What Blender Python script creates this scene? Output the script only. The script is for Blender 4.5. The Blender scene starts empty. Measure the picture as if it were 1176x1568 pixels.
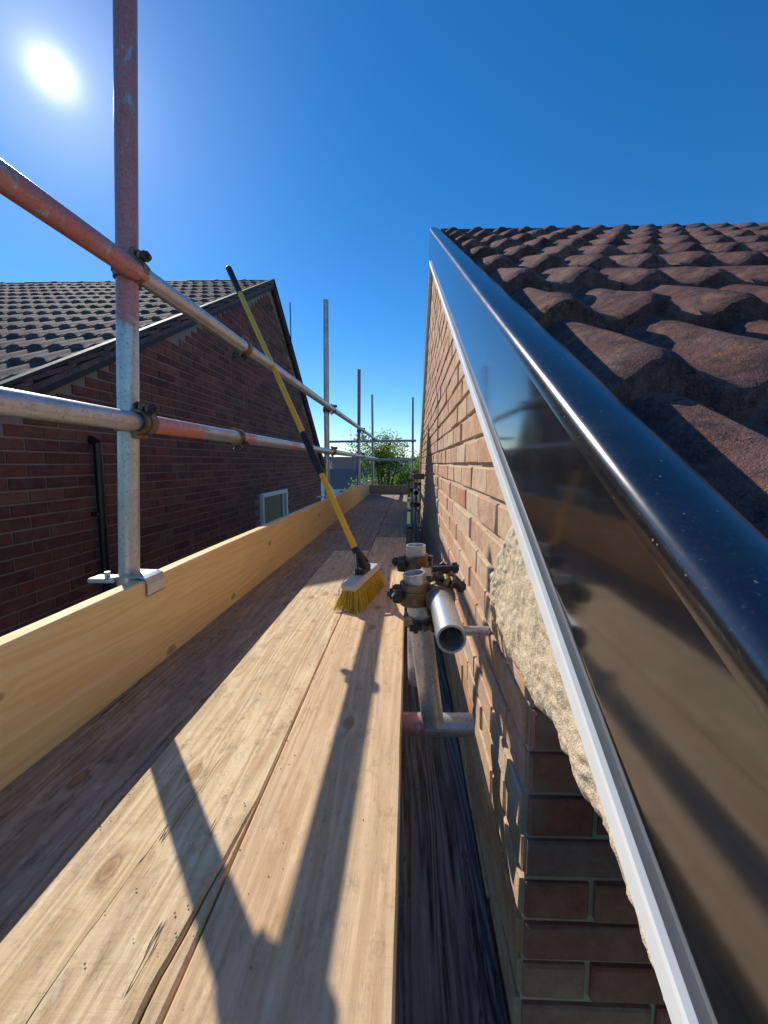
import bpy, math, random
from mathutils import Vector, Matrix, noise as mnoise
random.seed(7)
R=random.random
def U(a,b): return a+(b-a)*R()
scene=bpy.context.scene

# ---------------------------------------------------------------- helpers
class MB:
    def __init__(s): s.v=[];s.f=[];s.m=[];s.r=[];s.s=[];s.p=[]
    def add(s,vs,fs,mat=0,rnd=0.0,smooth=False,paint=None):
        o=len(s.v); s.v+= [tuple(x) for x in vs]
        s.p+= paint if paint else [0.0]*len(vs)
        for f in fs:
            s.f.append([i+o for i in f]); s.m.append(mat); s.r.append(rnd); s.s.append(smooth)
    def box(s,c,size,ax=None,mat=0,rnd=0.0,ch=0.0):
        c=Vector(c)
        if ax is None: ax=(Vector((1,0,0)),Vector((0,1,0)),Vector((0,0,1)))
        a,b,d=[Vector(x).normalized() for x in ax]; h=[x/2 for x in size]
        if ch<=0:
            vs=[c+a*h[0]*i+b*h[1]*j+d*h[2]*k for k in(-1,1) for j in(-1,1) for i in(-1,1)]
            s.add(vs,[(0,2,3,1),(4,5,7,6),(0,1,5,4),(2,6,7,3),(0,4,6,2),(1,3,7,5)],mat,rnd)
        else:
            H=h
            pts=[(-H[0]+ch,-H[2]),(H[0]-ch,-H[2]),(H[0],-H[2]+ch),(H[0],H[2]-ch),(H[0]-ch,H[2]),(-H[0]+ch,H[2]),(-H[0],H[2]-ch),(-H[0],-H[2]+ch)]
            k=1-ch/min(H[0],H[2])
            rings=[(-H[1],k),(-H[1]+ch,1),(H[1]-ch,1),(H[1],k)]
            vs=[]
            for (y,q) in rings:
                for (x,z) in pts: vs.append(c+a*x*q+b*y+d*z*q)
            fs=[]
            for i in range(3):
                for j in range(8):
                    fs.append((i*8+j,i*8+(j+1)%8,(i+1)*8+(j+1)%8,(i+1)*8+j))
            fs.append(tuple(range(7,-1,-1))); fs.append(tuple(range(24,32)))
            s.add(vs,fs,mat,rnd)
    def cyl(s,p0,p1,r0,r1=None,n=12,mat=0,rnd=0.0,smooth=True,caps=True):
        p0=Vector(p0);p1=Vector(p1); r1=r0 if r1 is None else r1
        d=(p1-p0).normalized(); a=d.orthogonal().normalized(); b=d.cross(a)
        vs=[]
        for p,r in((p0,r0),(p1,r1)):
            for i in range(n):
                t=2*math.pi*i/n; vs.append(p+a*r*math.cos(t)+b*r*math.sin(t))
        s.add(vs,[(i,(i+1)%n,n+(i+1)%n,n+i) for i in range(n)],mat,rnd,smooth)
        if caps:
            s.add(vs[:n],[tuple(range(n-1,-1,-1))],mat,rnd); s.add(vs[n:],[tuple(range(n))],mat,rnd)
    def pipe(s,p0,p1,ro=0.0242,ri=0.0205,n=28,mat=0,rnd=0.0,step=None,paint=()):
        p0=Vector(p0);p1=Vector(p1);L=(p1-p0).length
        d=(p1-p0)/L; a=d.orthogonal().normalized(); b=d.cross(a)
        k=max(1,int(L/step)) if step else 1
        vs=[];pp=[]
        def ring(t,r):
            w=0
            for (x0,x1) in paint:
                w=max(w,min(1,max(0,min((t*L-x0),(x1-t*L))/0.10+0.5)))
            for i in range(n):
                q=2*math.pi*i/n; vs.append(p0+d*(t*L)+a*r*math.cos(q)+b*r*math.sin(q)); pp.append(w)
        for j in range(k+1): ring(j/k,ro)
        fs=[(j*n+i,j*n+(i+1)%n,(j+1)*n+(i+1)%n,(j+1)*n+i) for j in range(k) for i in range(n)]
        s.add(vs,fs,mat,rnd,True,pp)
        vs=[];pp=[]
        ring(0,ri);ring(1,ri)
        s.add(vs,[(i,n+i,n+(i+1)%n,(i+1)%n) for i in range(n)],mat,rnd,True,pp)
        for e in (0,1):
            vs=[];pp=[]
            ring(e,ro);ring(e,ri)
            fs=[(i,n+i,n+(i+1)%n,(i+1)%n) for i in range(n)]
            if e: fs=[f[::-1] for f in fs]
            s.add(vs,fs,mat,rnd,False,pp)
    def build(s,name,mats,parent=None):
        me=bpy.data.meshes.new(name); me.from_pydata(s.v,[],s.f); 
        for m in mats: me.materials.append(m)
        me.polygons.foreach_set('material_index',s.m)
        me.polygons.foreach_set('use_smooth',s.s)
        at=me.attributes.new('rnd','FLOAT','FACE'); at.data.foreach_set('value',s.r)
        at=me.attributes.new('paint','FLOAT','POINT'); at.data.foreach_set('value',s.p)
        me.update()
        o=bpy.data.objects.new(name,me); scene.collection.objects.link(o)
        if parent: o.parent=parent
        return o
def empty(name):
    o=bpy.data.objects.new(name,None); scene.collection.objects.link(o); o.empty_display_size=0.2; return o

class NT:
    def __init__(s,name):
        s.mat=bpy.data.materials.new(name); s.mat.use_nodes=True; s.nt=s.mat.node_tree
        s.b=s.nt.nodes['Principled BSDF']
    def n(s,t,**kw):
        x=s.nt.nodes.new(t)
        for k,v in kw.items(): setattr(x,k,v)
        return x
    def l(s,a,b): s.nt.links.new(a,b)
    def val(s,sock,v):
        if hasattr(v,'is_linked') or hasattr(v,'links'): s.l(v,sock)
        else: sock.default_value=v
    def math(s,op,a,b=0.0,c=None,clamp=False):
        x=s.n('ShaderNodeMath',operation=op); x.use_clamp=clamp
        s.val(x.inputs[0],a); s.val(x.inputs[1],b)
        if c is not None: s.val(x.inputs[2],c)
        return x.outputs[0]
    def mix(s,f,a,b,blend='MIX'):
        x=s.n('ShaderNodeMix',data_type='RGBA',blend_type=blend)
        s.val(x.inputs[0],f)
        for i,q in((6,a),(7,b)):
            if isinstance(q,tuple): q=(q[0],q[1],q[2],1)
            s.val(x.inputs[i],q)
        return x.outputs[2]
    def obj(s): return s.n('ShaderNodeTexCoord').outputs['Object']
    def attr(s,a): return s.n('ShaderNodeAttribute',attribute_name=a).outputs['Fac']
    def scale(s,v,sc):
        x=s.n('ShaderNodeVectorMath',operation='MULTIPLY'); s.l(v,x.inputs[0]); x.inputs[1].default_value=sc; return x.outputs[0]
    def noise(s,v,sc,det=4,rough=.55,dist=0):
        x=s.n('ShaderNodeTexNoise'); s.l(v,x.inputs['Vector']); x.inputs['Scale'].default_value=sc
        x.inputs['Detail'].default_value=det; x.inputs['Roughness'].default_value=rough; x.inputs['Distortion'].default_value=dist
        return x.outputs['Fac']
    def ramp(s,f,stops):
        x=s.n('ShaderNodeValToRGB'); s.l(f,x.inputs[0]); e=x.color_ramp.elements
        while len(e)<len(stops): e.new(.5)
        for i,(p,c) in enumerate(stops):
            e[i].position=p; e[i].color=(c,c,c,1) if not isinstance(c,tuple) else (c[0],c[1],c[2],1)
        return x.outputs[0]
    def bump(s,h,st=.5,d=.002,nrm=None):
        x=s.n('ShaderNodeBump'); x.inputs['Strength'].default_value=st; x.inputs['Distance'].default_value=d
        s.l(h,x.inputs['Height'])
        if nrm: s.l(nrm,x.inputs['Normal'])
        return x.outputs[0]
    def out(s,col=None,rough=None,normal=None,metal=None,spec=None):
        for k,v in(('Base Color',col),('Roughness',rough),('Normal',normal),('Metallic',metal),('Specular IOR Level',spec)):
            if v is None: continue
            if isinstance(v,tuple): v=(v[0],v[1],v[2],1)
            s.val(s.b.inputs[k],v)
        return s.mat

def wood(name,cl,cd,wid='x',rough=.7,weather=0.0,grey=(.22,.19,.16),knots=.5,crack=.0,spec=.2):
    t=NT(name); sep=t.n('ShaderNodeSeparateXYZ'); t.l(t.obj(),sep.inputs[0]); rn=t.attr('rnd')
    cb=t.n('ShaderNodeCombineXYZ')
    a=sep.outputs[0] if wid=='x' else sep.outputs[2]; c=sep.outputs[2] if wid=='x' else sep.outputs[0]
    t.l(t.math('MULTIPLY_ADD',rn,7.3,a),cb.inputs[0]); t.l(t.math('MULTIPLY_ADD',rn,31.,sep.outputs[1]),cb.inputs[1]); t.l(c,cb.inputs[2])
    v=cb.outputs[0]
    wob=t.math('MULTIPLY',t.math('SUBTRACT',t.noise(t.scale(v,(1.5,1.4,1.5)),1,2,.5),.5),.05)
    ad=t.n('ShaderNodeVectorMath',operation='ADD'); cw=t.n('ShaderNodeCombineXYZ'); t.l(wob,cw.inputs[0]); t.l(v,ad.inputs[0]); t.l(cw.outputs[0],ad.inputs[1]); v2=ad.outputs[0]
    vk=t.n('ShaderNodeTexVoronoi',voronoi_dimensions='2D'); t.l(t.scale(v,(7.5,4.2,0)),vk.inputs['Vector']); vk.inputs['Scale'].default_value=1
    cr=t.n('ShaderNodeSeparateColor'); t.l(vk.outputs['Color'],cr.inputs[0])
    gate=t.math('LESS_THAN',cr.outputs[0],knots)
    kd=t.math('ADD',vk.outputs['Distance'],t.math('MULTIPLY',t.math('SUBTRACT',t.noise(v,45,3,.6),.5),.03))
    kf=t.math('MULTIPLY',gate,t.math('SUBTRACT',1,t.math('DIVIDE',kd,.26),clamp=True))
    n1=t.noise(t.scale(v2,(8,.42,8)),1,3,.5,.2)
    n1=t.math('ADD',n1,t.math('MULTIPLY',t.math('POWER',kf,1.6),.10))
    rings=t.math('MULTIPLY_ADD',t.math('SINE',t.math('MULTIPLY',n1,105)),.5,.5)
    fine=t.noise(t.scale(v2,(260,11,260)),1,6,.7)
    med=t.noise(t.scale(v2,(55,1.5,55)),1,5,.65)
    g=t.math('ADD',t.math('MULTIPLY',rings,.20),t.math('ADD',t.math('MULTIPLY',fine,.48),t.math('MULTIPLY',med,.44)))
    g=t.ramp(g,[(.38,0.),(.74,1.)])
    col=t.mix(g,cl,cd)
    saw=t.ramp(t.noise(t.scale(v,(25,160,25)),1,4,.6),[(.45,0.),(.75,1.)])
    col=t.mix(t.math('MULTIPLY',saw,weather*.35),col,cd)
    big=t.ramp(t.noise(t.scale(v,(5,2.2,5)),1,8,.72),[(.42,0.),(.66,1.)])
    col=t.mix(t.math('MULTIPLY',big,weather),col,grey)
    spots=t.ramp(t.noise(t.scale(v,(14,7,14)),3,8,.8),[(.52,0.),(.68,1.)])
    col=t.mix(t.math('MULTIPLY',spots,weather*.95),col,(grey[0]*.42,grey[1]*.38,grey[2]*.34))
    pale=t.ramp(t.noise(t.scale(v,(30,9,30)),2,6,.75),[(.56,0.),(.70,1.)])
    col=t.mix(t.math('MULTIPLY',pale,weather*.7),col,(min(1,cl[0]*1.15),min(1,cl[1]*1.25),min(1,cl[2]*1.5)))
    kn=t.math('MULTIPLY',gate,t.ramp(kd,[(.04,1.),(.075,0.)]))
    kr=t.math('MULTIPLY',gate,t.ramp(kd,[(.05,0.),(.07,.75),(.10,0.)]))
    col=t.mix(t.math('MULTIPLY',kn,.7),col,(.34,.17,.06)); col=t.mix(t.math('MULTIPLY',kr,.7),col,(.15,.07,.028))
    h=t.math('ADD',t.math('MULTIPLY',fine,.7),t.math('ADD',t.math('MULTIPLY',saw,.25*weather),t.math('MULTIPLY',rings,.2)))
    if crack>0:
        cn=t.noise(t.scale(v,(5,.4,5)),1,6,.62)
        ck=t.ramp(t.math('ABSOLUTE',t.math('SUBTRACT',cn,.5)),[(.0,1.),(.0018*crack,.0)])
        gate2=t.ramp(t.noise(t.scale(v,(2,1.1,2)),1,1),[(.55,0.),(.58,1.)])
        ck=t.math('MULTIPLY',ck,gate2)
        col=t.mix(t.math('MULTIPLY',ck,.85),col,(.06,.035,.018)); h=t.math('SUBTRACT',h,t.math('MULTIPLY',ck,2.))
    return t.out(col,t.math('MULTIPLY_ADD',fine,.25,rough-.12),t.bump(h,.75,.0016),spec=spec)

def brickmat(name,stops,light=(.55,.48,.38),smear=.35):
    t=NT(name); o=t.obj(); rn=t.attr('rnd')
    x=t.n('ShaderNodeValToRGB'); t.l(rn,x.inputs[0]); x.color_ramp.interpolation='LINEAR'; e=x.color_ramp.elements
    while len(e)<len(stops): e.new(.5)
    for i,c in enumerate(stops): e[i].position=i/(len(stops)-1); e[i].color=(c[0],c[1],c[2],1)
    n=t.noise(o,38,6,.65); f=t.noise(o,260,4,.7)
    col=t.mix(t.ramp(n,[(.35,0.),(.75,.5)]),x.outputs[0],(stops[0][0]*.5,stops[0][1]*.45,stops[0][2]*.42))
    col=t.mix(t.math('MULTIPLY',t.ramp(t.noise(o,11,7,.75),[(.44,0.),(.64,1.)]),smear),col,light)
    col=t.mix(t.ramp(f,[(.60,0.),(.73,.6)]),col,(.03,.02,.018))
    h=t.math('ADD',n,t.math('MULTIPLY',f,.45))
    return t.out(col,.9,t.bump(h,.9,.004),spec=.2)

def mortarmat(name,c,bs=.7,d=.004,lo=.6):
    t=NT(name); o=t.obj(); n=t.noise(o,45,7,.7); f=t.noise(o,320,3,.7)
    col=t.mix(n,(c[0]*lo,c[1]*lo,c[2]*lo),c); col=t.mix(t.ramp(f,[(.58,0.),(.78,.5)]),col,(c[0]*.4,c[1]*.37,c[2]*.33))
    return t.out(col,.95,t.bump(t.math('ADD',n,t.math('MULTIPLY',f,.4)),bs,d),spec=.15)

def tilemat(name,a,b,lich=.5,pale=.55,grime=.75,bs=1.,pc=(.22,.15,.14)):
    t=NT(name); o=t.obj(); rn=t.attr('rnd')
    base=t.mix(rn,a,b); n=t.noise(o,9,6,.7); f=t.noise(o,420,3,.7); g=t.noise(o,60,6,.75)
    col=t.mix(t.ramp(n,[(.44,0.),(.68,pale)]),base,pc)
    col=t.mix(t.math('MULTIPLY',t.ramp(t.noise(o,13,6,.75),[(.54,0.),(.64,1.)]),lich),col,(.40,.21,.09))
    col=t.mix(t.math('MULTIPLY',t.ramp(t.noise(o,7,8,.85),[(.48,0.),(.61,1.)]),grime),col,(.035,.021,.022))
    col=t.mix(t.ramp(g,[(.52,0.),(.66,.8)]),col,(.022,.016,.016))
    col=t.mix(t.ramp(f,[(.58,0.),(.70,.5)]),col,(.46,.40,.37))
    return t.out(col,.85,t.bump(t.math('ADD',g,t.math('MULTIPLY',f,.6)),bs,.006),spec=.3)

def simple(name,c,rough=.6,metal=0.,ns=30,var=.3,bs=.2,spec=.5):
    t=NT(name); o=t.obj(); n=t.noise(o,ns,5,.6)
    col=t.mix(n,tuple(x*(1-var) for x in c),tuple(min(1,x*(1+var)) for x in c))
    return t.out(col,t.math('MULTIPLY_ADD',n,.2,rough-.1),t.bump(n,bs,.001),metal,spec)

def tubemat():
    t=NT('galvanised_tube'); o=t.obj(); p=t.attr('paint')
    n=t.noise(o,22,6,.7); f=t.noise(o,150,5,.7); sp=t.noise(o,8,4,.6); pn=t.noise(t.scale(o,(1,1,.5)),24,7,.7,.5)
    g=t.mix(n,(.36,.37,.38),(.68,.69,.70))
    g=t.mix(t.ramp(f,[(.53,0.),(.68,.75)]),g,(.19,.15,.12))
    g=t.mix(t.ramp(sp,[(.53,0.),(.72,.55)]),g,(.32,.25,.18))
    pm=t.ramp(t.math('ADD',p,t.math('MULTIPLY',t.math('SUBTRACT',pn,.5),2.6)),[(.60,0.),(.80,1.)])
    red=t.mix(sp,(.50,.065,.055),(.58,.17,.15))
    pm=t.math('MULTIPLY',pm,t.ramp(f,[(.40,.95),(.68,.40)]))
    col=t.mix(pm,g,red)
    metal=t.math('MULTIPLY_ADD',pm,-.62,.62)
    return t.out(col,t.math('MULTIPLY_ADD',f,.35,.20),t.bump(t.math('ADD',n,f),.3,.0012),metal)
M_tube=tubemat()
def fitmat():
    t=NT('forged_coupler_steel'); o=t.obj(); n=t.noise(o,45,6,.7)
    col=t.mix(t.ramp(n,[(.4,0.),(.6,1.)]),(.10,.085,.07),(.30,.19,.09))
    return t.out(col,.5,t.bump(n,.5,.002),.55)
M_fit=fitmat()
M_bolt=simple('dark_bolt_steel',(.07,.065,.06),.5,.6,60)
M_deck=wood('weathered_deck_board',(.88,.68,.42),(.54,.36,.19),'x',.85,.7,(.52,.42,.29),.45,1.)
M_deckR=wood('orange_deck_board',(.84,.60,.36),(.58,.37,.20),'x',.85,.5,(.54,.40,.27),.35,.7)
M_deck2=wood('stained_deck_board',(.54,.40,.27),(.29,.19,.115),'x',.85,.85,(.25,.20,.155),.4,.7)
M_toe=wood('new_pine_toe_board',(.98,.71,.35),(.88,.57,.23),'z',.6,.03,(.6,.42,.25),.26,0.)
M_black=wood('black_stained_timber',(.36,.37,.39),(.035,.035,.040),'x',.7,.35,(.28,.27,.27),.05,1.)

# ---------------------------------------------------------------- geometry numbers
DECK=-.53; SL=.64; YA=3.1
def zoff(y): return SL*y if y<YA else SL*(2*YA-y)

def bricks(mb,u0,u1,z0,z1,inside,tow,phase=0.,mat=0,var=.0022,jag=0.):
    row=int(math.floor(z0/.075)); 
    while row*.075<z1:
        z=row*.075; off=(.1125 if row%2 else 0)+phase
        u=u0-.225+((off)%.225)
        while u<u1:
            a=max(u,u0)+.005; b=min(u+.225,u1)-.005; 
            if b-a>.03 and inside((a+b)/2,z+.065,a,b):
                d=U(-var,var)+.005; c=.0035; zz0=z+U(-.001,.001); zz1=z+.064+U(-.001,.001)
                j=[U(-.0014,.0014) for _ in range(4)]
                vs=[tow(a,zz0,-.012),tow(b,zz0,-.012),tow(b,zz1,-.012),tow(a,zz1,-.012),
                    tow(a,zz0,d-c),tow(b,zz0,d-c),tow(b,zz1,d-c),tow(a,zz1,d-c),
                    tow(a+c,zz0+c,d+j[0]),tow(b-c,zz0+c,d+j[1]),tow(b-c,zz1-c,d+j[2]),tow(a+c,zz1-c,d+j[3])]
                fs=[(8,9,10,11)]
                for i in range(4):
                    k=(i+1)%4; fs.append((4+i,4+k,8+k,8+i)); fs.append((i,k,4+k,4+i))
                mb.add(vs,fs,mat,R())
            u+=.225
        row+=1

def tiles(mb,x0,ncol,y0,sgn,base,rows,gauge,res,back=.36,wid=.30,hump=.030,mat=0,dirx=1,th=.044,rag=0.):
    for r in range(rows):
        yf=y0+sgn*r*gauge
        for c in range(ncol):
            xa=x0+dirx*c*wid; rn=R(); lift=U(0,.006); skew=U(-.008,.008)
            ny=5; pts=[]
            def P(uu): return hump*(0.5-.5*math.cos(2*math.pi*uu/(wid/2)))**1.1
            def rg(x,y,k=40): return rag*(mnoise.noise(Vector((x*k,y*k,r*3.1)))+.5*mnoise.noise(Vector((x*k*2.7,y*k*2.7,r*3.1))))
            for j in range(ny+1):
                t=(0,.012/back,.04/back,.35,.7,1)[j]
                for i in range(res+1):
                    u=i/res; uu=u*wid; x=xa+dirx*uu*.995
                    lip=.007*max(0,1-abs(u)/.06)
                    y=yf+sgn*(t*back+skew*(u-.5)+(rg(x,yf,45)*1.6 if j<3 else 0))
                    tt=th*(1-t)+.008*t
                    if j==0: tt-=.010
                    if j==1: tt-=.002
                    pts.append((x,y,base(y)+tt+P(uu)+lift+lip+rg(x,y)))
            for i in range(res+1):
                u=i/res; uu=u*wid; x=xa+dirx*uu*.995
                y=yf+sgn*(skew*(u-.5)+.004+rg(x,yf,45)*1.6); pts.append((x,y,base(y)+.012+P(uu)*.9+lift))
            n=res+1; fs=[]
            for j in range(ny):
                for i in range(res): fs.append((j*n+i,j*n+i+1,(j+1)*n+i+1,(j+1)*n+i))
            mb.add(pts,fs,mat,rn,True)
            o=(ny+1)*n
            bv=[pts[i] for i in range(n)]+[pts[o+i] for i in range(n)]
            mb.add(bv,[(i,n+i,n+i+1,i+1) for i in range(res)],mat,rn*.5,False)  # front butts pulled to the darker tone: shade painted into the tile colour
            for e in (0,res):
                sv=[pts[j*n+e] for j in range(ny+1)]; sv2=[(q[0],q[1],q[2]-.03) for q in sv]
                mb.add(sv+sv2,[(j,j+1,ny+2+j,ny+1+j) for j in range(ny)],mat,rn)

def prism(mb,prof,xa,xb,mat=0):
    n=len(prof); vs=[(xa,y,z) for y,z in prof]+[(xb,y,z) for y,z in prof]
    mb.add(vs,[tuple(range(n)),tuple(range(2*n-1,n-1,-1))]+[(i,n+i,n+(i+1)%n,(i+1)%n) for i in range(n)],mat,.5)

def sweep(mb,sec,ys,zf,mat=0,rnd=.5,smooth=False,closed=True,caps=True,wav=0.):
    n=len(sec); vs=[]
    for y in ys:
        w=wav*mnoise.noise(Vector((y*1.7,3,1)))
        for (x,s) in sec: vs.append((x+w,y,s+zf(y)+w*.6))
    fs=[]; m=n if closed else n-1
    for k in range(len(ys)-1):
        for i in range(m): fs.append((k*n+i,(k+1)*n+i,(k+1)*n+(i+1)%n,k*n+(i+1)%n))
    mb.add(vs,fs,mat,rnd,smooth)
    if caps and closed:
        mb.add(vs[:n],[tuple(range(n))],mat,rnd); mb.add(vs[-n:],[tuple(range(n-1,-1,-1))],mat,rnd)

def ridge(mb,xa,xb,yr,zr,rad=.09,mat=0,seg=.42):
    n=int(abs(xb-xa)/seg); d=(xb-xa)/n
    for k in range(n):
        x0=xa+k*d; x1=x0+d*1.02; rn=R(); r0=rad*1.0; r1=rad*1.07; vs=[]; dz=U(-.004,.004)
        for x,r in((x0,r1),(x0+d*.12,r1),(x0+d*.13,r0),(x1,r0)):
            for i in range(13):
                a=math.pi*i/12; vs.append((x,yr-r*1.15*math.cos(a),zr-.05+dz+r*math.sin(a)))
        fs=[(j*13+i,j*13+i+1,(j+1)*13+i+1,(j+1)*13+i) for j in range(3) for i in range(12)]
        mb.add(vs,fs,mat,rn,True)
        mb.add(vs[:13],[tuple(range(13))],mat,rn)

# ================================================================ HOUSE (right)
house=empty('brick_house')
M_brR=brickmat('buff_red_brick',[(.60,.32,.19),(.66,.46,.30),(.52,.23,.13),(.68,.50,.34),(.62,.37,.22),(.52,.33,.22),(.66,.41,.25)],(.74,.60,.44),.5)
M_brQ=brickmat('shaded_return_brick',[(.40,.14,.09),(.52,.21,.13),(.34,.13,.10),(.52,.33,.24),(.46,.17,.10),(.38,.18,.14),(.54,.38,.29)],(.56,.40,.30),.35)  # return face brick: darker, redder copy with its shade put into the colour
M_moR=mortarmat('sandy_mortar',(.68,.56,.42),lo=.7)
M_moQ=mortarmat('pale_mortar',(.72,.58,.46),lo=.75)
WX=.19; YC=.58
mb=MB()
YF=2*YA-YC
bricks(mb,YC,YF,-4.5,2.0,lambda u,z,a,b: z<min(zoff(a),zoff(b))-.29,lambda u,z,d:Vector((WX-d,u,z)),var=.003)
bricks(mb,WX,2.6,-4.5,-.30,lambda u,z,a,b: True,lambda u,z,d:Vector((u,YC-d,z)),phase=.1125,mat=1,var=.003)
mb.build('wall_bricks',[M_brR,M_brQ],house)
mb=MB()
prism(mb,[(YC+.004,-4.6),(YF-.004,-4.6),(YF-.004,zoff(YF)-.30),(YA,zoff(YA)-.30),(YC+.004,zoff(YC)-.30)],WX+.003,6.2)
mb.build('wall_mortar',[M_moR],house)
M_tile=tilemat('weathered_concrete_tile',(.14,.052,.043),(.23,.105,.088),.6,.6,.8,1.,(.32,.215,.20))
M_under=simple('roof_underlay',(.03,.028,.028),.9)
TB=-.286
mb=MB()
sweep(mb,[(.235,TB-.035),(6.4,TB-.035),(6.4,TB-.004),(.235,TB-.004)],[-.5,YA,2*YA+.5],zoff)
mb.build('roof_deck',[M_under],house)
mb=MB()
bs=lambda y: TB+SL*y
G=.302; y0=.50-3*G
tiles(mb,.232,5,y0,1,bs,12,G,44,wid=.35,hump=.040,th=.064,rag=.005)
tiles(mb,.232+5*.35,12,y0,1,bs,12,G,16,wid=.35,hump=.040,th=.064,rag=.005)
bs2=lambda y: TB+SL*(2*YA-y)
tiles(mb,.232,17,2*YA+.5,-1,bs2,11,G,8,wid=.35,hump=.036)
mb.build('roof_tiles',[M_tile],house)
mb=MB(); ridge(mb,.24,6.3,YA,zoff(YA)-.232,.06,seg=.45); mb.build('ridge_tiles',[M_tile],house)
def upvc(name,spk):
    t=NT(name); o=t.obj(); n=t.noise(o,14,5,.7); col=(.010,.011,.014)
    st=t.noise(t.scale(o,(3,3,40)),1,6,.7)
    col=t.mix(t.ramp(n,[(.5,0.),(.8,.05)]),col,(.25,.22,.18))
    col=t.mix(t.ramp(st,[(.52,0.),(.8,.06)]),col,(.3,.27,.22))
    if spk:
        sp=t.n('ShaderNodeTexVoronoi'); t.l(o,sp.inputs['Vector']); sp.inputs['Scale'].default_value=170
        sc=t.n('ShaderNodeSeparateColor'); t.l(sp.outputs['Color'],sc.inputs[0])
        dots=t.math('MULTIPLY',t.ramp(sp.outputs['Distance'],[(.12,1.),(.2,0.)]),t.math('GREATER_THAN',sc.outputs[0],.92))
        col=t.mix(t.math('MULTIPLY',dots,.45),col,(.5,.5,.48)); 
        col=t.mix(t.ramp(t.noise(o,300,3,.7),[(.58,0.),(.75,.12)]),col,(.4,.38,.34))
    w=t.noise(t.scale(o,(1,.5,1)),5,2,.5)
    m=t.out(col,t.math('MULTIPLY_ADD',n,.12,.03 if not spk else .13),t.bump(w,.12,.008),spec=.9)
    t.b.inputs['IOR'].default_value=1.68
    return m
M_upvc=upvc('black_gloss_upvc',0); M_cap=upvc('black_verge_cap_plastic',1)
M_white=simple('white_upvc',(.80,.80,.78),.35,0,40,.06,.1)
ys=[-.5+ (YA+.5)*i/48 for i in range(48)]+[YA]+[YA+(YA+.5)*i/24 for i in range(1,25)]
mb=MB()
face=[(.190,-.455),(.163,-.455),(.1625,-.40),(.1605,-.30),(.1597,-.222)]
sweep(mb,face,ys,zoff,0,.5,True,closed=False,wav=.0015)
cap=[(.1597,-.222),(.1588,-.213),(.1595,-.205),(.1625,-.1975),(.168,-.193),(.177,-.1905),(.195,-.1905),(.215,-.195),(.226,-.202),(.2305,-.21),(.2305,-.31),(.190,-.31)]
sweep(mb,cap,ys,zoff,1,.5,True,closed=False,wav=.0015)
mb.build('bargeboard_and_verge_cap',[M_upvc,M_cap],house)
mb=MB()
sweep(mb,[(.186,-.466),(.159,-.466),(.1572,-.462),(.1568,-.440),(.1580,-.436),(.1625,-.434),(.186,-.434)],ys,zoff,0,.5,False,wav=.0015)
sweep(mb,[(.188,-.462),(.60,-.462),(.60,-.447),(.188,-.447)],[-.5,-.2,.10],zoff)
mb.build('white_soffit_edge',[M_white],house)
M_fil=mortarmat('rough_lime_mortar',(.86,.69,.48),1.,.006,.7)
poly=[(.02,-.46),(.16,-.40),(.30,-.345),(.42,-.335),(.55,-.345),(.70,-.35),(.79,-.335),(.835,-.25)]
def lowz(y):
    for a,b in zip(poly,poly[1:]):
        if a[0]<=y<=b[0]: return a[1]+(b[1]-a[1])*(y-a[0])/(b[0]-a[0])
    return -.3
def topz(y):
    tb=zoff(y)-.44
    if y>.60:
        k=(y-.60)/.235; tb=min(tb,-.06-.20*k**1.3)
    return tb
mb=MB(); nu,nv=190,60; vs=[]
for i in range(nu+1):
    y=.02+(.832-.02)*i/nu
    a=lowz(y)+.014*mnoise.noise(Vector((y*14,1,2)))+.010*mnoise.noise(Vector((y*50,1,2))); b=max(a+.01,topz(y)+(.012*mnoise.noise(Vector((y*30,5,2))) if y>.6 else 0))
    for j in range(nv+1):
        s=j/nv; z=a+(b-a)*s
        e=min(1,s/.10,(1.0 if y<.6 else (1-s)/.10),(.834-y)/.03)
        e=max(0,e)**.5
        q=Vector((y,z,0)); q2=Vector((y+z*.9,(z-y)*.35,0))
        x=WX-.002-e*(.010+.005*mnoise.noise(q*18)+.004*abs(mnoise.noise(q2*75))+.003*mnoise.noise(q*90)+.0018*mnoise.noise(q*220))
        vs.append((x,y,z))
nn=nv+1
mb.add(vs,[(i*nn+j,i*nn+j+1,(i+1)*nn+j+1,(i+1)*nn+j) for i in range(nu) for j in range(nv)],0,.5,True)
us=[]
for i in range(nu+1):
    p=vs[i*nn]; 
    for k in range(6): us.append((p[0]+k*.03,p[1],p[2]+.01*mnoise.noise(Vector((p[1]*25,k*.8,3)))*(k>0)))
mb.add(us,[(i*6+k,(i+1)*6+k,(i+1)*6+k+1,i*6+k+1) for i in range(nu) for k in range(5)],0,.5,True)
mb.build('mortar_fillet',[M_fil],house)

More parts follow.
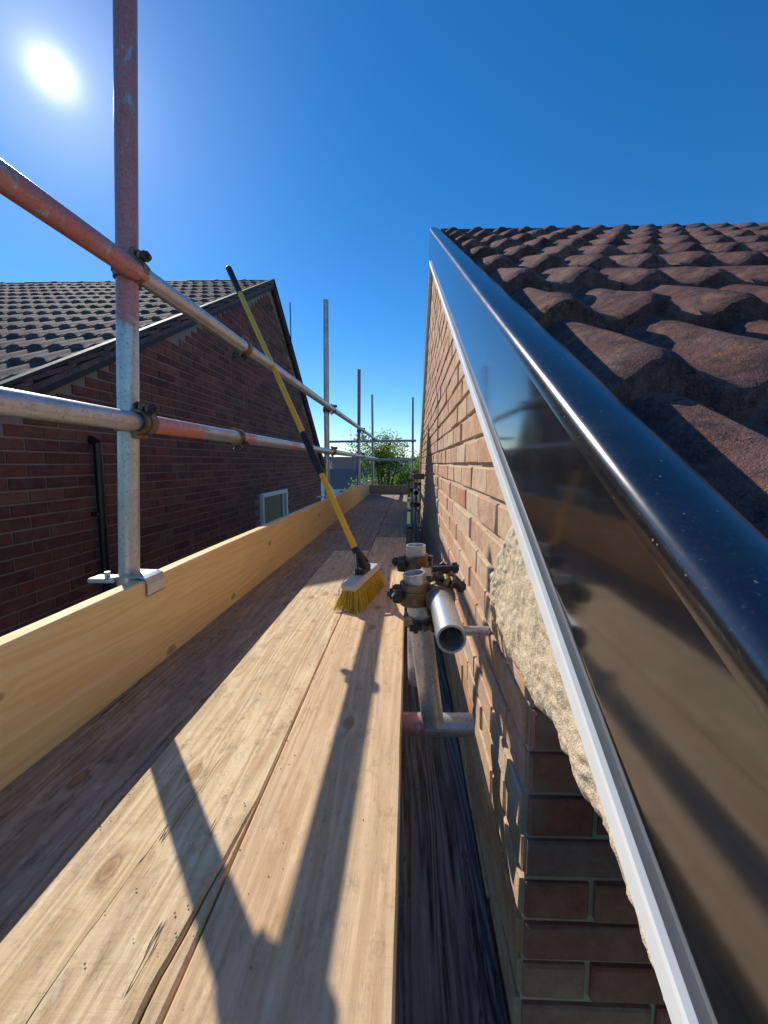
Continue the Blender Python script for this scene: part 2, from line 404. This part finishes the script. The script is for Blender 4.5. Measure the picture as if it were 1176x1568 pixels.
# ================================================================ HOUSE (left, neighbour)
nh=empty('brick_house.001')
LX=-2.2; YR=6.3; ZR=2.9; S1=.58; S2=.84
def lz(y): return ZR-S1*(YR-y) if y<YR else ZR-S2*(y-YR)
M_brL=brickmat('dark_red_brick',[(.20,.068,.048),(.25,.088,.058),(.15,.050,.040),(.29,.112,.072),(.19,.070,.054),(.12,.048,.042)],(.34,.27,.23),.18)
M_moL=mortarmat('grey_mortar',(.38,.30,.25))
wy0,wy1,wz0,wz1=5.62,6.80,-.99,-.45
mb=MB()
bricks(mb,1.6,9.6,-4.5,2.8,lambda u,z,a,b: z<min(lz(a),lz(b))-.10 and not(b>wy0+.02 and a<wy1-.02 and z>wz0+.03 and z-.065<wz1-.01),lambda u,z,d:Vector((LX+d,u,z)),var=.0016)
mb.build('wall_bricks',[M_brL],nh)
mb=MB(); prism(mb,[(1.6,-4.6),(9.6,-4.6),(9.6,lz(9.6)-.08),(YR,ZR-.08),(1.6,lz(1.6)-.08)],LX-.003,-10)
mb.build('wall_mortar',[M_moL],nh)
M_tileL=tilemat('dark_concrete_tile',(.12,.068,.060),(.19,.11,.095),.1,.6,.6,.6)
mb=MB()
tiles(mb,LX+.07,26,1.22,1,lambda y: lz(y)-.055,17,.298,12,dirx=-1,hump=.026,rag=.002)
mb.build('roof_tiles',[M_tileL],nh)
mb=MB(); 
vs=[]
for x in (LX+.07,-10): vs+=[(x,1.15,lz(1.15)-.06),(x,YR,ZR-.06),(x,9.95,lz(9.95)-.02),(x,9.95,lz(9.95)-.08),(x,YR,ZR-.10),(x,1.15,lz(1.15)-.10)]
mb.add(vs,[(0,1,7,6),(1,2,8,7),(2,3,9,8),(3,4,10,9),(4,5,11,10),(5,0,6,11),(0,5,4,1),(1,4,3,2)],0,.4)
mb.build('roof_deck',[M_tileL],nh)
mb=MB(); ridge(mb,LX+.06,-10,YR,ZR-.03,.075); mb.build('ridge_tiles',[M_tileL],nh)
M_barge=simple('dark_brown_bargeboard',(.030,.022,.022),.7,0,12,.3)
mb=MB(); ysl=[1.12,YR,9.97]
sweep(mb,[(LX+.03,-.15),(LX+.05,-.15),(LX+.05,-.02),(LX+.075,-.015),(LX+.075,.010),(LX+.03,.010)],ysl,lz)
mb.build('bargeboard',[M_barge],nh)
M_glass=NT('window_glass'); M_glass=M_glass.out((.02,.06,.05),.05,spec=.8)
mb=MB()
def rectframe(y0,y1,z0,z1,w,x,dx):
    mb.box((x,(y0+y1)/2,z1-w/2),(dx,y1-y0,w),ch=.004); mb.box((x,(y0+y1)/2,z0+w/2),(dx,y1-y0,w),ch=.004)
    mb.box((x,y0+w/2,(z0+z1)/2),(dx,w,z1-z0-2*w-.002),ch=.004); mb.box((x,y1-w/2,(z0+z1)/2),(dx,w,z1-z0-2*w-.002),ch=.004)
rectframe(wy0,wy1,wz0,wz1,.065,LX+.012,.06)
mb.box((LX+.014,wy1-.20,(wz0+wz1)/2),(.045,.04,wz1-wz0-.135),ch=.004)
mb.box((LX+.035,(wy0+wy1)/2,wz0-.02),(.12,wy1-wy0+.1,.035),ch=.006)
mb.build('window_frame',[M_white],nh)
mb=MB(); mb.box((LX+.004,(wy0+wy1)/2,(wz0+wz1)/2),(.012,wy1-wy0-.1,wz1-wz0-.1)); mb.build('window_glass',[M_glass],nh)
M_pipe=simple('black_plastic_pipe',(.012,.012,.013),.35)
mb=MB(); mb.cyl((LX+.05,2.62,-4.5),(LX+.05,2.62,.14),.026,n=16); mb.cyl((LX+.05,2.62,.14),(LX-.02,2.62,.18),.026,n=16)
for z in (-3,-2,-1,-.35): mb.box((LX+.03,2.62,z),(.06,.085,.03),ch=.004)
mb.build('waste_pipe',[M_pipe],nh)
mb=MB(); mb.cyl((LX+.09,7.05,2.05),(LX+.09,7.05,2.85),.010,n=8); mb.cyl((LX-.02,7.05,2.1),(LX+.09,7.05,2.12),.01,n=8)
mb.build('aerial_bracket',[M_pipe],nh)

# ================================================================ SCAFFOLDING
sc=empty('scaffolding')
PX=-.745; RX=-.696
Z2=.48; Z1=.105
posts=[.985,3.5,5.75,8.1]
tops=[2.3,1.43,1.37,1.42]
mb=MB()
lean=.055
def postx(i,z): return PX+(lean*(z+.3) if i==0 else [0,.008,.012,-.006][i]*(z+.3))
for i,(y,zt) in enumerate(zip(posts,tops)):
    pt=((3.0,3.4),)
    if i==0: pt=((4.93,6.9),)
    if i==2: pt=((4.9,6.2),)
    mb.pipe((postx(i,-4.6),y,-4.6),(postx(i,zt),y,zt),step=.03,paint=pt)
mb.build('outer_standards',[M_tube],sc)
mb=MB()
mb.pipe((RX+.02,-1.2,Z2-.012),(RX+.012,8.6,Z2+.02),step=.03,paint=((.8,2.20),(5.5,5.7)))
mb.pipe((RX+.004,-1.2,Z1),(RX,8.6,Z1),step=.03,paint=((2.20,2.50),(2.75,2.92),(3.4,3.6)))
mb.pipe((-1.7,8.05,Z2-.03),(.16,8.05,Z2-.01),step=.05)
mb.pipe((-.95,8.05,Z1-.03),(.16,8.05,Z1-.03),step=.05)
mb.build('guard_rails',[M_tube],sc)
mb=MB()
mb.pipe((.055,.80,-.566),(.0125,.80,-.232),step=.03)
mb.pipe((.024,.945,-.56),(.019,.945,-.203),step=.05)
mb.pipe((.055,3.55,-4.6),(.055,3.55,-.18),step=.05)
mb.pipe((.055,5.7,-4.6),(.055,5.7,-.1),step=.05)
mb.pipe((.09,8.1,-4.6),(.09,8.1,1.36),step=.05)
mb.pipe((.070,.60,-.283),(.066,.93,-.283),step=.02)
mb.pipe((.066,3.25,-.25),(.066,3.75,-.25),step=.05)
mb.pipe((.045,.86,-.385),(.188,.86,-.385),ro=.011,ri=.008,n=14)
mb.build('inner_standards_and_stubs',[M_tube],sc)
mb=MB()
zt=DECK-.038-.0255
for k,y in enumerate((.83,2.3,3.6,4.9,6.2)):
    mb.pipe((-.95,y,zt),(.148 if k==0 else .13,y,zt),step=.02,paint=((.84,1.0),) if k==0 else ())
mb.pipe((-.80,-1.3,zt-.05),(-.80,8.4,zt-.05),step=.1)
mb.pipe((-.055,1.02,zt-.05),(-.055,8.4,zt-.05),step=.1)
mb.build('transoms_and_ledgers',[M_tube],sc)
cp=MB()
def band(c,ax,fl,w=.046):
    c=Vector(c);ax=Vector(ax).normalized();fl=Vector(fl).normalized(); s=ax.cross(fl)
    cp.pipe(c-ax*w/2,c+ax*w/2,.0308,.0243,24)
    cp.pipe(c-ax*.008,c+ax*.008,.0335,.03,24)
    cp.box(c+fl*.037,(.020,w*.85,.011),(fl,ax,s),ch=.003)
    cp.box(c+fl*.037+s*.013,(.020,w*.6,.007),(fl,ax,s),ch=.002)
    cp.cyl(c+fl*.039-s*.030,c+fl*.039+s*.036,.0062,n=12,mat=1)
    cp.cyl(c+fl*.039+s*.017,c+fl*.039+s*.030,.0125,n=6,mat=1,smooth=False)
    cp.cyl(c+fl*.039-s*.022,c+fl*.039-s*.014,.0115,n=6,mat=1,smooth=False)
    cp.cyl(c-fl*.036-ax*w*.42,c-fl*.036+ax*w*.42,.007,n=10)
def coupler(c1,a1,c2,a2,f1,f2):
    c1=Vector(c1);c2=Vector(c2); band(c1,a1,f1);band(c2,a2,f2)
    d=(c2-c1); L=d.length
    if L>.03:
        dn=d/L; q=Vector(a1).normalized()
        if abs(q.dot(dn))<.9: cp.box((c1+c2)/2,(max(.006,L-.050),.04,.04),(dn,q,dn.cross(q)),ch=.004)
for i,y in enumerate(posts):
    for z in (Z1,Z2):
        coupler((postx(i,z),y,z+.0),(0,0,1),(RX+.01,y+.0,z),(0,1,0),(0,1,-.2) ,(.25,0,1) if z==Z2 else (.2,0,1))
for y,xx,z in ((.80,.013,-.275),(.945,.0195,-.25)):
    band((xx,y,z),(0,0,1),(-1,-.15,0)); 
band((.0235,.80,-.335),(0,0,1),(.2,-.9,0),.02)
band((.067,.80,-.283),(0,1,0),(.35,0,1)); band((.066,.90,-.283),(0,1,0),(.8,0,.6))
cp.box((.043,.86,-.262),(.028,.09,.036),ch=.005)
cp.cyl((.055,.86,-.24),(.115,.855,-.235),.007,n=12,mat=1); cp.cyl((.100,.856,-.236),(.112,.855,-.235),.0135,n=6,mat=1,smooth=False)
cp.cyl((.075,.80,-.255),(.122,.80,-.262),.007,n=12,mat=1); cp.cyl((.106,.80,-.26),(.118,.80,-.262),.0135,n=6,mat=1,smooth=False)
cp.cyl((-.045,.79,-.275),(-.012,.80,-.275),.0065,n=12,mat=1); cp.cyl((-.04,.79,-.275),(-.028,.793,-.275),.0125,n=6,mat=1,smooth=False)
cp.cyl((-.040,.94,-.245),(-.01,.945,-.245),.0065,n=12,mat=1); cp.cyl((-.036,.94,-.245),(-.026,.943,-.245),.0125,n=6,mat=1,smooth=False)
for y in (3.55,5.7):
    band((.055,y,-.25),(0,0,1),(-1,0,0)); band((.055,y,-.38),(0,0,1),(1,-.3,0)); band((.08,y-.1,-.22),(0,1,0),(0,0,1))
    cp.box((.10,y,.0-.12),(.10,.05,.05),ch=.006)
for x in (-.745,.09):
    for z in (Z1-.03,Z2-.02): band((x,8.07,z),(0,0,1),(-1,0,0))
band((RX+.012,1.62,Z2),(0,1,0),(-.3,0,-1)); band((RX+.004,1.55,Z1),(0,1,0),(.5,0,-1),.02)
cp.build('couplers',[M_fit,M_bolt],sc)

def board(mb,x0,x1,y0,y1,z0,z1,rnd,mat=0,warp=.0015,step=.06,ragl=.0011,ragr=.0011):
    f0=x0 if callable(x0) else (lambda y:x0); f1=x1 if callable(x1) else (lambda y:x1)
    n=max(2,int((y1-y0)/step)); vs=[]; sd=rnd*50; m=9
    for k in range(n+1):
        y=y0+(y1-y0)*k/n; a=f0(y); b=f1(y); c=min(.003,(b-a)*.3)
        dx=warp*mnoise.noise(Vector((y*1.3,sd,0))); dz=warp*mnoise.noise(Vector((y*1.1,sd,7)))
        sec=[(a+c,z0),(b-c,z0),(b,z0+c),(b,z1-c),(b-c,z1),((a+b)/2,z1),(a+c,z1),(a,z1-c),(a,z0+c)]
        for q,(x,z) in enumerate(sec):
            R_=x>(a+b)/2
            ed=(ragr if R_ else ragl)*mnoise.noise(Vector((y*9,sd+(3 if R_ else 8),2)))
            vs.append((x+dx+ed,y,z+dz))
    fs=[(k*m+i,k*m+(i+1)%m,(k+1)*m+(i+1)%m,(k+1)*m+i) for k in range(n) for i in range(m)]
    fs.append(tuple(range(m-1,-1,-1))); fs.append(tuple(range(n*m,n*m+m)))
    mb.add(vs,fs,mat,rnd)
mb=MB()
T=.038
def brd(i0,i1,y0,y1,rn,mat=0,dz=0,**k): board(mb,i0,i1,y0,y1,DECK-T+dz,DECK+dz,rn,mat,**k)
brd(-.2335,-.013,-1.2,2.72,.11,2,.001); brd(-.233,-.013,2.726,6.6,.37,1,.0)
def xc(y):
    if y>.56: return -.2366
    k=min(1,(.56-y)/.22); 
    return -.2366-.022*k-(.006*math.sin(y*9) if y<.3 else 0)*k+.0035*k*(mnoise.noise(Vector((y*22,1,1)))+.6*mnoise.noise(Vector((y*70,4,1))))
brd(-.4535,xc,-1.2,2.30,.62,0,-.001,step=.012,warp=.001,ragr=0)
brd(lambda y:xc(y)+.0006+.0028*min(1,(.56-y)/.25),lambda y:-.2368,-1.2,.553,.62,0,-.0025,step=.012,warp=.001,ragl=0)
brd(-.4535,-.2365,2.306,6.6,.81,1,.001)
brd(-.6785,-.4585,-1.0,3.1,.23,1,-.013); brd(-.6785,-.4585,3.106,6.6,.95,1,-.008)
mb.build('deck_boards',[M_deck,M_deck2,M_deckR],sc)
mb=MB()
board(mb,-.717,-.679,-1.3,3.62,DECK-.028,DECK+.228,.44,0,.003)
board(mb,-.717,-.679,3.626,6.9,DECK-.028,DECK+.226,.77,0,.003)
mb.build('toe_boards',[M_toe],sc)
mb=MB()
mb.box((-.345,6.64,DECK+.075),(.66,.038,.16),ch=.003,rnd=.3)
mb.build('end_toe_board',[M_deck2],sc)
M_clip=simple('zinc_clip',(.52,.55,.60),.35,.75,40,.2)
for i,y in enumerate(posts[:3]):
    mb=MB(); px=postx(i,-.3)
    mb.pipe((px,y,-.325),(px,y,-.296),.0285,.0243,24)
    prof=[(-.030,-.300),(.0,-.2945),(.03,-.2955),(.052,-.2955),(.066,-.300),(.072,-.318),(.070,-.345)]
    w=.035
    vs=[];n=len(prof)
    for th in (0,.004):
        for yy in (-w,w):
            for (a,b) in prof: vs.append((PX+a+(.002 if th else 0),y+yy,b+th))
    fs=[(k,k+1,n+k+1,n+k) for k in range(n-1)]+[(2*n+k,3*n+k,3*n+k+1,2*n+k+1) for k in range(n-1)]
    fs+=[(k,2*n+k,2*n+k+1,k+1) for k in range(n-1)]+[(n+k,n+k+1,3*n+k+1,3*n+k) for k in range(n-1)]
    fs+=[(n-1,3*n-1,4*n-1,2*n-1)]
    mb.add(vs,fs,0,.5)
    mb.box((PX-.055,y-.01,-.305),(.07,.045,.012),ch=.003); mb.cyl((PX-.05,y-.012,-.315),(PX-.05,y-.012,-.285),.007,n=6,smooth=False)
    mb.build('toe_board_clip',[M_clip],sc)

M_grit=simple('mortar_grit',(.34,.27,.20),.95,0,90,.5,.6)
mb=MB()
for k in range(420):
    y=U(.25,2.6)**1.0; x=random.choice((U(-.67,-.02),U(-.47,-.44),random.gauss(-.235,.02),random.gauss(-.25,.12)))
    if not(-.67<x<-.02): continue
    z=DECK+(-.011 if x<-.458 else .0015); r=U(.0005,.0018)
    a=U(0,6.28)
    vs=[(x+math.cos(a+q*2.1)*r*U(.7,1.5),y+math.sin(a+q*2.1)*r*U(.7,1.5),z) for q in range(3)]+[(x,y,z+r*U(.6,1.2))]
    mb.add(vs,[(0,1,3),(1,2,3),(2,0,3),(0,2,1)],0,R())
mb.build('mortar_grit',[M_grit])

# ================================================================ black stained timber between scaffold and wall
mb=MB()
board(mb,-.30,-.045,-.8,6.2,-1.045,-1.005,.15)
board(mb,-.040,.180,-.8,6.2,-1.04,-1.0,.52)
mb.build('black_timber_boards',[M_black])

# ================================================================ BROOM
br=empty('broom')
M_yel=simple('yellow_fibreglass',(.88,.47,.02),.35,0,25,.12,.05)
M_blk=simple('black_rubber_grip',(.02,.02,.022),.55,0,60,.3)
M_head=simple('grey_broom_head',(.50,.50,.48),.5,0,60,.25)
M_bris=simple('yellow_bristle',(.72,.50,.05),.6,0,80,.3)
P0=Vector((-.20,1.50,-.364)); D=Vector((-.46,.40,.834)); DN=D.normalized()
def at(t): return P0+D*t
mb=MB()
mb.cyl(at(-.03),at(1.6),.0125,.0125,20)
mb.build('handle',[M_yel],br)
mb=MB()
mb.cyl(at(1.52),at(1.715),.0155,.0165,20); mb.cyl(at(1.715),at(1.728),.0165,.010,20)
mb.cyl(at(.38),at(.60),.0150,.0150,20)
for q in range(12): mb.cyl(at(.385+q*.018),at(.391+q*.018),.0163,.0163,18)
mb.cyl(at(-.06),at(.03),.0185,.0155,18)
H=Vector((.21,.977,0)).normalized(); W=Vector((.977,-.21,0)); Z=Vector((0,0,1))
C=Vector((-.182,1.485,-.425))
mb.box(C+Z*.004+H*.01,(.035,.10,.03),(W,H,Z),ch=.005)
mb.cyl(C-H*.06+Z*.02,at(.03)+W*.002,.006,n=10); mb.cyl(C+H*.07+Z*.02,at(.06),.006,n=10)
mb.build('handle_grips_and_socket',[M_blk],br)
mb=MB(); mb.box(C-Z*.020,(.062,.30,.030),(W,H,Z),ch=.008); mb.build('head_block',[M_head],br)
mb=MB()
for i in range(30):
    for j in range(7):
        b=C-Z*.034+H*(-.14+.28*i/29)+W*(-.026+.052*j/6)
        for k in range(7):
            bb=b+H*U(-.004,.004)+W*U(-.003,.003)
            e=bb+H*((i/29-.5)*.05+U(-.008,.008))+W*((j/6-.5)*.045+U(-.008,.008)); e.z=DECK+U(.002,.008)
            mb.cyl(bb,e,.0011,.0008,3,caps=False)
mb.build('bristles',[M_bris],br)

# ================================================================ GROUND, TREES, DISTANCE
t=NT('ground_grass'); o=t.obj(); n=t.noise(o,.05,6,.6); f=t.noise(o,3,5,.7)
M_gr=t.out(t.mix(n,(.035,.055,.018),(.09,.10,.04)),.95,t.bump(f,.5,.05))
mb=MB(); S=4000
mb.add([(-S,-S,-4.6),(S,-S,-4.6),(S,S,-4.6),(-S,S,-4.6)],[(0,1,2,3)]); mb.build('ground',[M_gr])
M_pav=mortarmat('paving_concrete',(.30,.28,.25),.3,.003)
mb=MB(); mb.box((-1.0,3,-4.58),(2.35,14,.03)); mb.build('path',[M_pav])
t=NT('hillside'); o=t.obj(); n=t.noise(o,.02,7,.7)
M_hill=t.out(t.mix(t.ramp(n,[(.4,0.),(.6,1.)]),(.07,.10,.10),(.15,.17,.15)),.95)
mb=MB(); nx,ny=60,14; vs=[]
for j in range(ny+1):
    for i in range(nx+1):
        x=-900+1800*i/nx; y=300+900*j/ny
        h=-4.7+ (math.sin(math.pi*min(1,j/ny*1.05))**1.2)*(8+9*mnoise.noise(Vector((x*.003,y*.003,1)))+3*mnoise.noise(Vector((x*.012,y*.01,4)))) if j<ny else -4.7
        vs.append((x,y,h))
mb.add(vs,[(j*(nx+1)+i,j*(nx+1)+i+1,(j+1)*(nx+1)+i+1,(j+1)*(nx+1)+i) for j in range(ny) for i in range(nx)],0,.5,True)
mb.build('hills',[M_hill])
M_rend=simple('pale_render',(.80,.78,.74),.8); M_rf=simple('distant_roof',(.24,.15,.13),.8); M_win=simple('dark_window',(.03,.035,.04),.2)
def dhouse(x,y,z,w,d,h,rot):
    mb=MB(); c,s=math.cos(rot),math.sin(rot)
    def P(a,b,e): return (x+a*c-b*s,y+a*s+b*c,z+e)
    a,b=w/2,d/2; r=h+b*.75
    vs=[P(-a,-b,0),P(a,-b,0),P(a,b,0),P(-a,b,0),P(-a,-b,h),P(a,-b,h),P(a,b,h),P(-a,b,h),P(-a,0,r),P(a,0,r)]
    mb.add(vs,[(0,1,5,4),(1,2,6,9,5),(2,3,7,6),(3,0,4,8,7)],0)
    e=.3
    mb.add([P(-a-e,-b-e,h-.2),P(a+e,-b-e,h-.2),P(a+e,0,r+.1),P(-a-e,0,r+.1),P(a+e,b+e,h-.2),P(-a-e,b+e,h-.2)],[(0,1,2,3),(3,2,4,5)],1)
    for k in range(3):
        for zz in (1.0,h-1.6):
            xx=-a+w*(k+.5)/3
            mb.add([P(xx-.5,-b-.03,zz),P(xx+.5,-b-.03,zz),P(xx+.5,-b-.03,zz+1.1),P(xx-.5,-b-.03,zz+1.1)],[(0,1,2,3)],2)
    mb.box(P(a*.6,0,r+.4),(.7,.7,1.3),mat=1)
    mb.build('distant_house',[M_rend,M_rf,M_win])
for (x,y,z,ro) in ((-14,95,-5.8,.2),(-19,120,-5.4,-.1),(-4,120,-5.5,.5),(-30,130,-5,.1),(6,140,-5,.2),(-9.8,62,-8.2,.7),(-24,150,-4.8,.6)):
    dhouse(x,y,z,9,7,4.6,ro)

def leafmat():
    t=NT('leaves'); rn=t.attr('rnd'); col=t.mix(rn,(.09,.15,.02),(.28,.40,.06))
    m=t.out(col,.6)
    tr=t.n('ShaderNodeBsdfTranslucent'); t.l(col,tr.inputs[0]); mx=t.n('ShaderNodeMixShader'); mx.inputs[0].default_value=.6
    t.l(t.b.outputs[0],mx.inputs[1]); t.l(tr.outputs[0],mx.inputs[2]); t.l(mx.outputs[0],t.nt.nodes['Material Output'].inputs[0])
    return m
M_leaf=leafmat(); M_bark=simple('bark',(.12,.09,.06),.9,0,20,.4,.8)
def tree(name,base,h,rad,nl,ls):
    p=empty(name); base=Vector(base); mb=MB(); tips=[]
    mb.cyl(base,base+Vector((0,0,h*.4)),.12*h/5,.08*h/5,10)
    for k in range(16):
        a=U(0,6.28); s=base+Vector((0,0,h*U(.22,.42))); r=rad*U(.35,.95)
        e=base+Vector((math.cos(a)*r,math.sin(a)*r,h*U(.5,.97)-r*.25*h/5))
        m=(s+e)/2+Vector((U(-.2,.2),U(-.2,.2),.2)); mb.cyl(s,m,.045*h/5,.03*h/5,7); mb.cyl(m,e,.03*h/5,.010,6); tips.append(e)
        for q in range(4):
            e2=m+(e-m)*U(.3,1)+Vector((U(-1,1),U(-1,1),U(-.3,1)))*rad*.35; mb.cyl(m+(e-m)*U(.1,.6),e2,.012,.005,5); tips.append(e2)
    mb.build('trunk_and_limbs',[M_bark],p)
    mb=MB()
    for k in range(nl):
        c=random.choice(tips); g=Vector((random.gauss(0,1),random.gauss(0,1),random.gauss(0,.8)))*rad*.17
        q=c+g; a=Vector((U(-1,1),U(-1,1),U(-1,1))).normalized(); b=a.orthogonal().normalized(); s=ls*U(.6,1.3)
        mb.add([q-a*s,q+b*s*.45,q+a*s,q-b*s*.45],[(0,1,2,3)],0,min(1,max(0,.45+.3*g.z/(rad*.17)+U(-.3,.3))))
    mb.build('foliage',[M_leaf],p)
tree('tree',(-1.35,20,-4.6),6.5,1.5,8500,.07)
tree('tree',(.7,26,-4.6),5.6,1.6,4000,.08)
mb=MB()
for k in range(100):
    x=U(-60,50); y=U(70,180); 
    hh=U(1.6,3.2)*(.7+y/220)
    for q in range(50):
        c=Vector((x+random.gauss(0,1)*hh*.38,y+random.gauss(0,1)*hh*.38,-4.6+hh*abs(random.gauss(.5,.25)))); a=Vector((U(-1,1),U(-1,1),U(-1,1))).normalized(); b=a.orthogonal().normalized(); s=U(.3,.6)
        mb.add([c-a*s,c+b*s*.6,c+a*s,c-b*s*.6],[(0,1,2,3)],0,U(0,.6))
mb.build('distant_trees',[M_leaf])

# ================================================================ LIGHT, SKY, CAMERA
AZ=-41.; EL=35.6
sd=Vector((math.sin(math.radians(AZ))*math.cos(math.radians(EL)),math.cos(math.radians(AZ))*math.cos(math.radians(EL)),math.sin(math.radians(EL))))
L=bpy.data.lights.new('sun','SUN'); L.energy=5.0; L.angle=math.radians(.53); L.color=(1,.93,.82)
lo=bpy.data.objects.new('sun',L); scene.collection.objects.link(lo); lo.rotation_euler=sd.to_track_quat('Z','Y').to_euler()
w=bpy.data.worlds.new('World'); scene.world=w; w.use_nodes=True; nt=w.node_tree
bg=nt.nodes['Background']; sky=nt.nodes.new('ShaderNodeTexSky'); sky.sky_type='NISHITA'; sky.sun_disc=False
sky.sun_elevation=math.radians(EL); sky.sun_rotation=math.radians(AZ%360); sky.altitude=600; sky.air_density=1.0; sky.dust_density=.06; sky.ozone_density=5.0
tc=nt.nodes.new('ShaderNodeTexCoord')
nm=nt.nodes.new('ShaderNodeVectorMath'); nm.operation='NORMALIZE'; nt.links.new(tc.outputs['Generated'],nm.inputs[0])
dp=nt.nodes.new('ShaderNodeVectorMath'); dp.operation='DOT_PRODUCT'; nt.links.new(nm.outputs[0],dp.inputs[0]); dp.inputs[1].default_value=sd
def wm(op,a,b,clamp=False):
    x=nt.nodes.new('ShaderNodeMath'); x.operation=op; x.use_clamp=clamp
    for i,q in enumerate((a,b)):
        if isinstance(q,(int,float)): x.inputs[i].default_value=q
        else: nt.links.new(q,x.inputs[i])
    return x.outputs[0]
dd=wm('MAXIMUM',dp.outputs['Value'],0.0)
disc=wm('MULTIPLY',wm('DIVIDE',wm('SUBTRACT',dd,math.cos(math.radians(1.5))),math.cos(math.radians(.8))-math.cos(math.radians(1.5)),True),5.0)
halo=wm('ADD',wm('MULTIPLY',wm('POWER',dd,2600.),1.1),wm('ADD',wm('MULTIPLY',wm('POWER',dd,200.),.26),wm('MULTIPLY',wm('POWER',dd,28.),.10)))
add=wm('ADD',disc,halo)
b2=nt.nodes.new('ShaderNodeBackground'); b2.inputs[0].default_value=(1,.98,.98,1); nt.links.new(add,b2.inputs[1])
hs=nt.nodes.new('ShaderNodeHueSaturation'); hs.inputs['Saturation'].default_value=1.27; nt.links.new(sky.outputs[0],hs.inputs['Color'])
nt.links.new(hs.outputs[0],bg.inputs[0]); bg.inputs[1].default_value=.15
ad=nt.nodes.new('ShaderNodeAddShader'); nt.links.new(bg.outputs[0],ad.inputs[0]); nt.links.new(b2.outputs[0],ad.inputs[1])
nt.links.new(ad.outputs[0],nt.nodes['World Output'].inputs[0])
cam=bpy.data.cameras.new('camera'); co=bpy.data.objects.new('camera',cam); scene.collection.objects.link(co)
cam.lens=13.5; cam.sensor_width=36; cam.clip_start=.01; cam.clip_end=8000; cam.shift_x=-.014; cam.shift_y=-.0147
co.location=(0,0,0); co.rotation_euler=(math.radians(85),0,math.radians(1.5))
scene.camera=co
scene.view_settings.view_transform='Standard'; scene.view_settings.look='None'; scene.view_settings.exposure=0
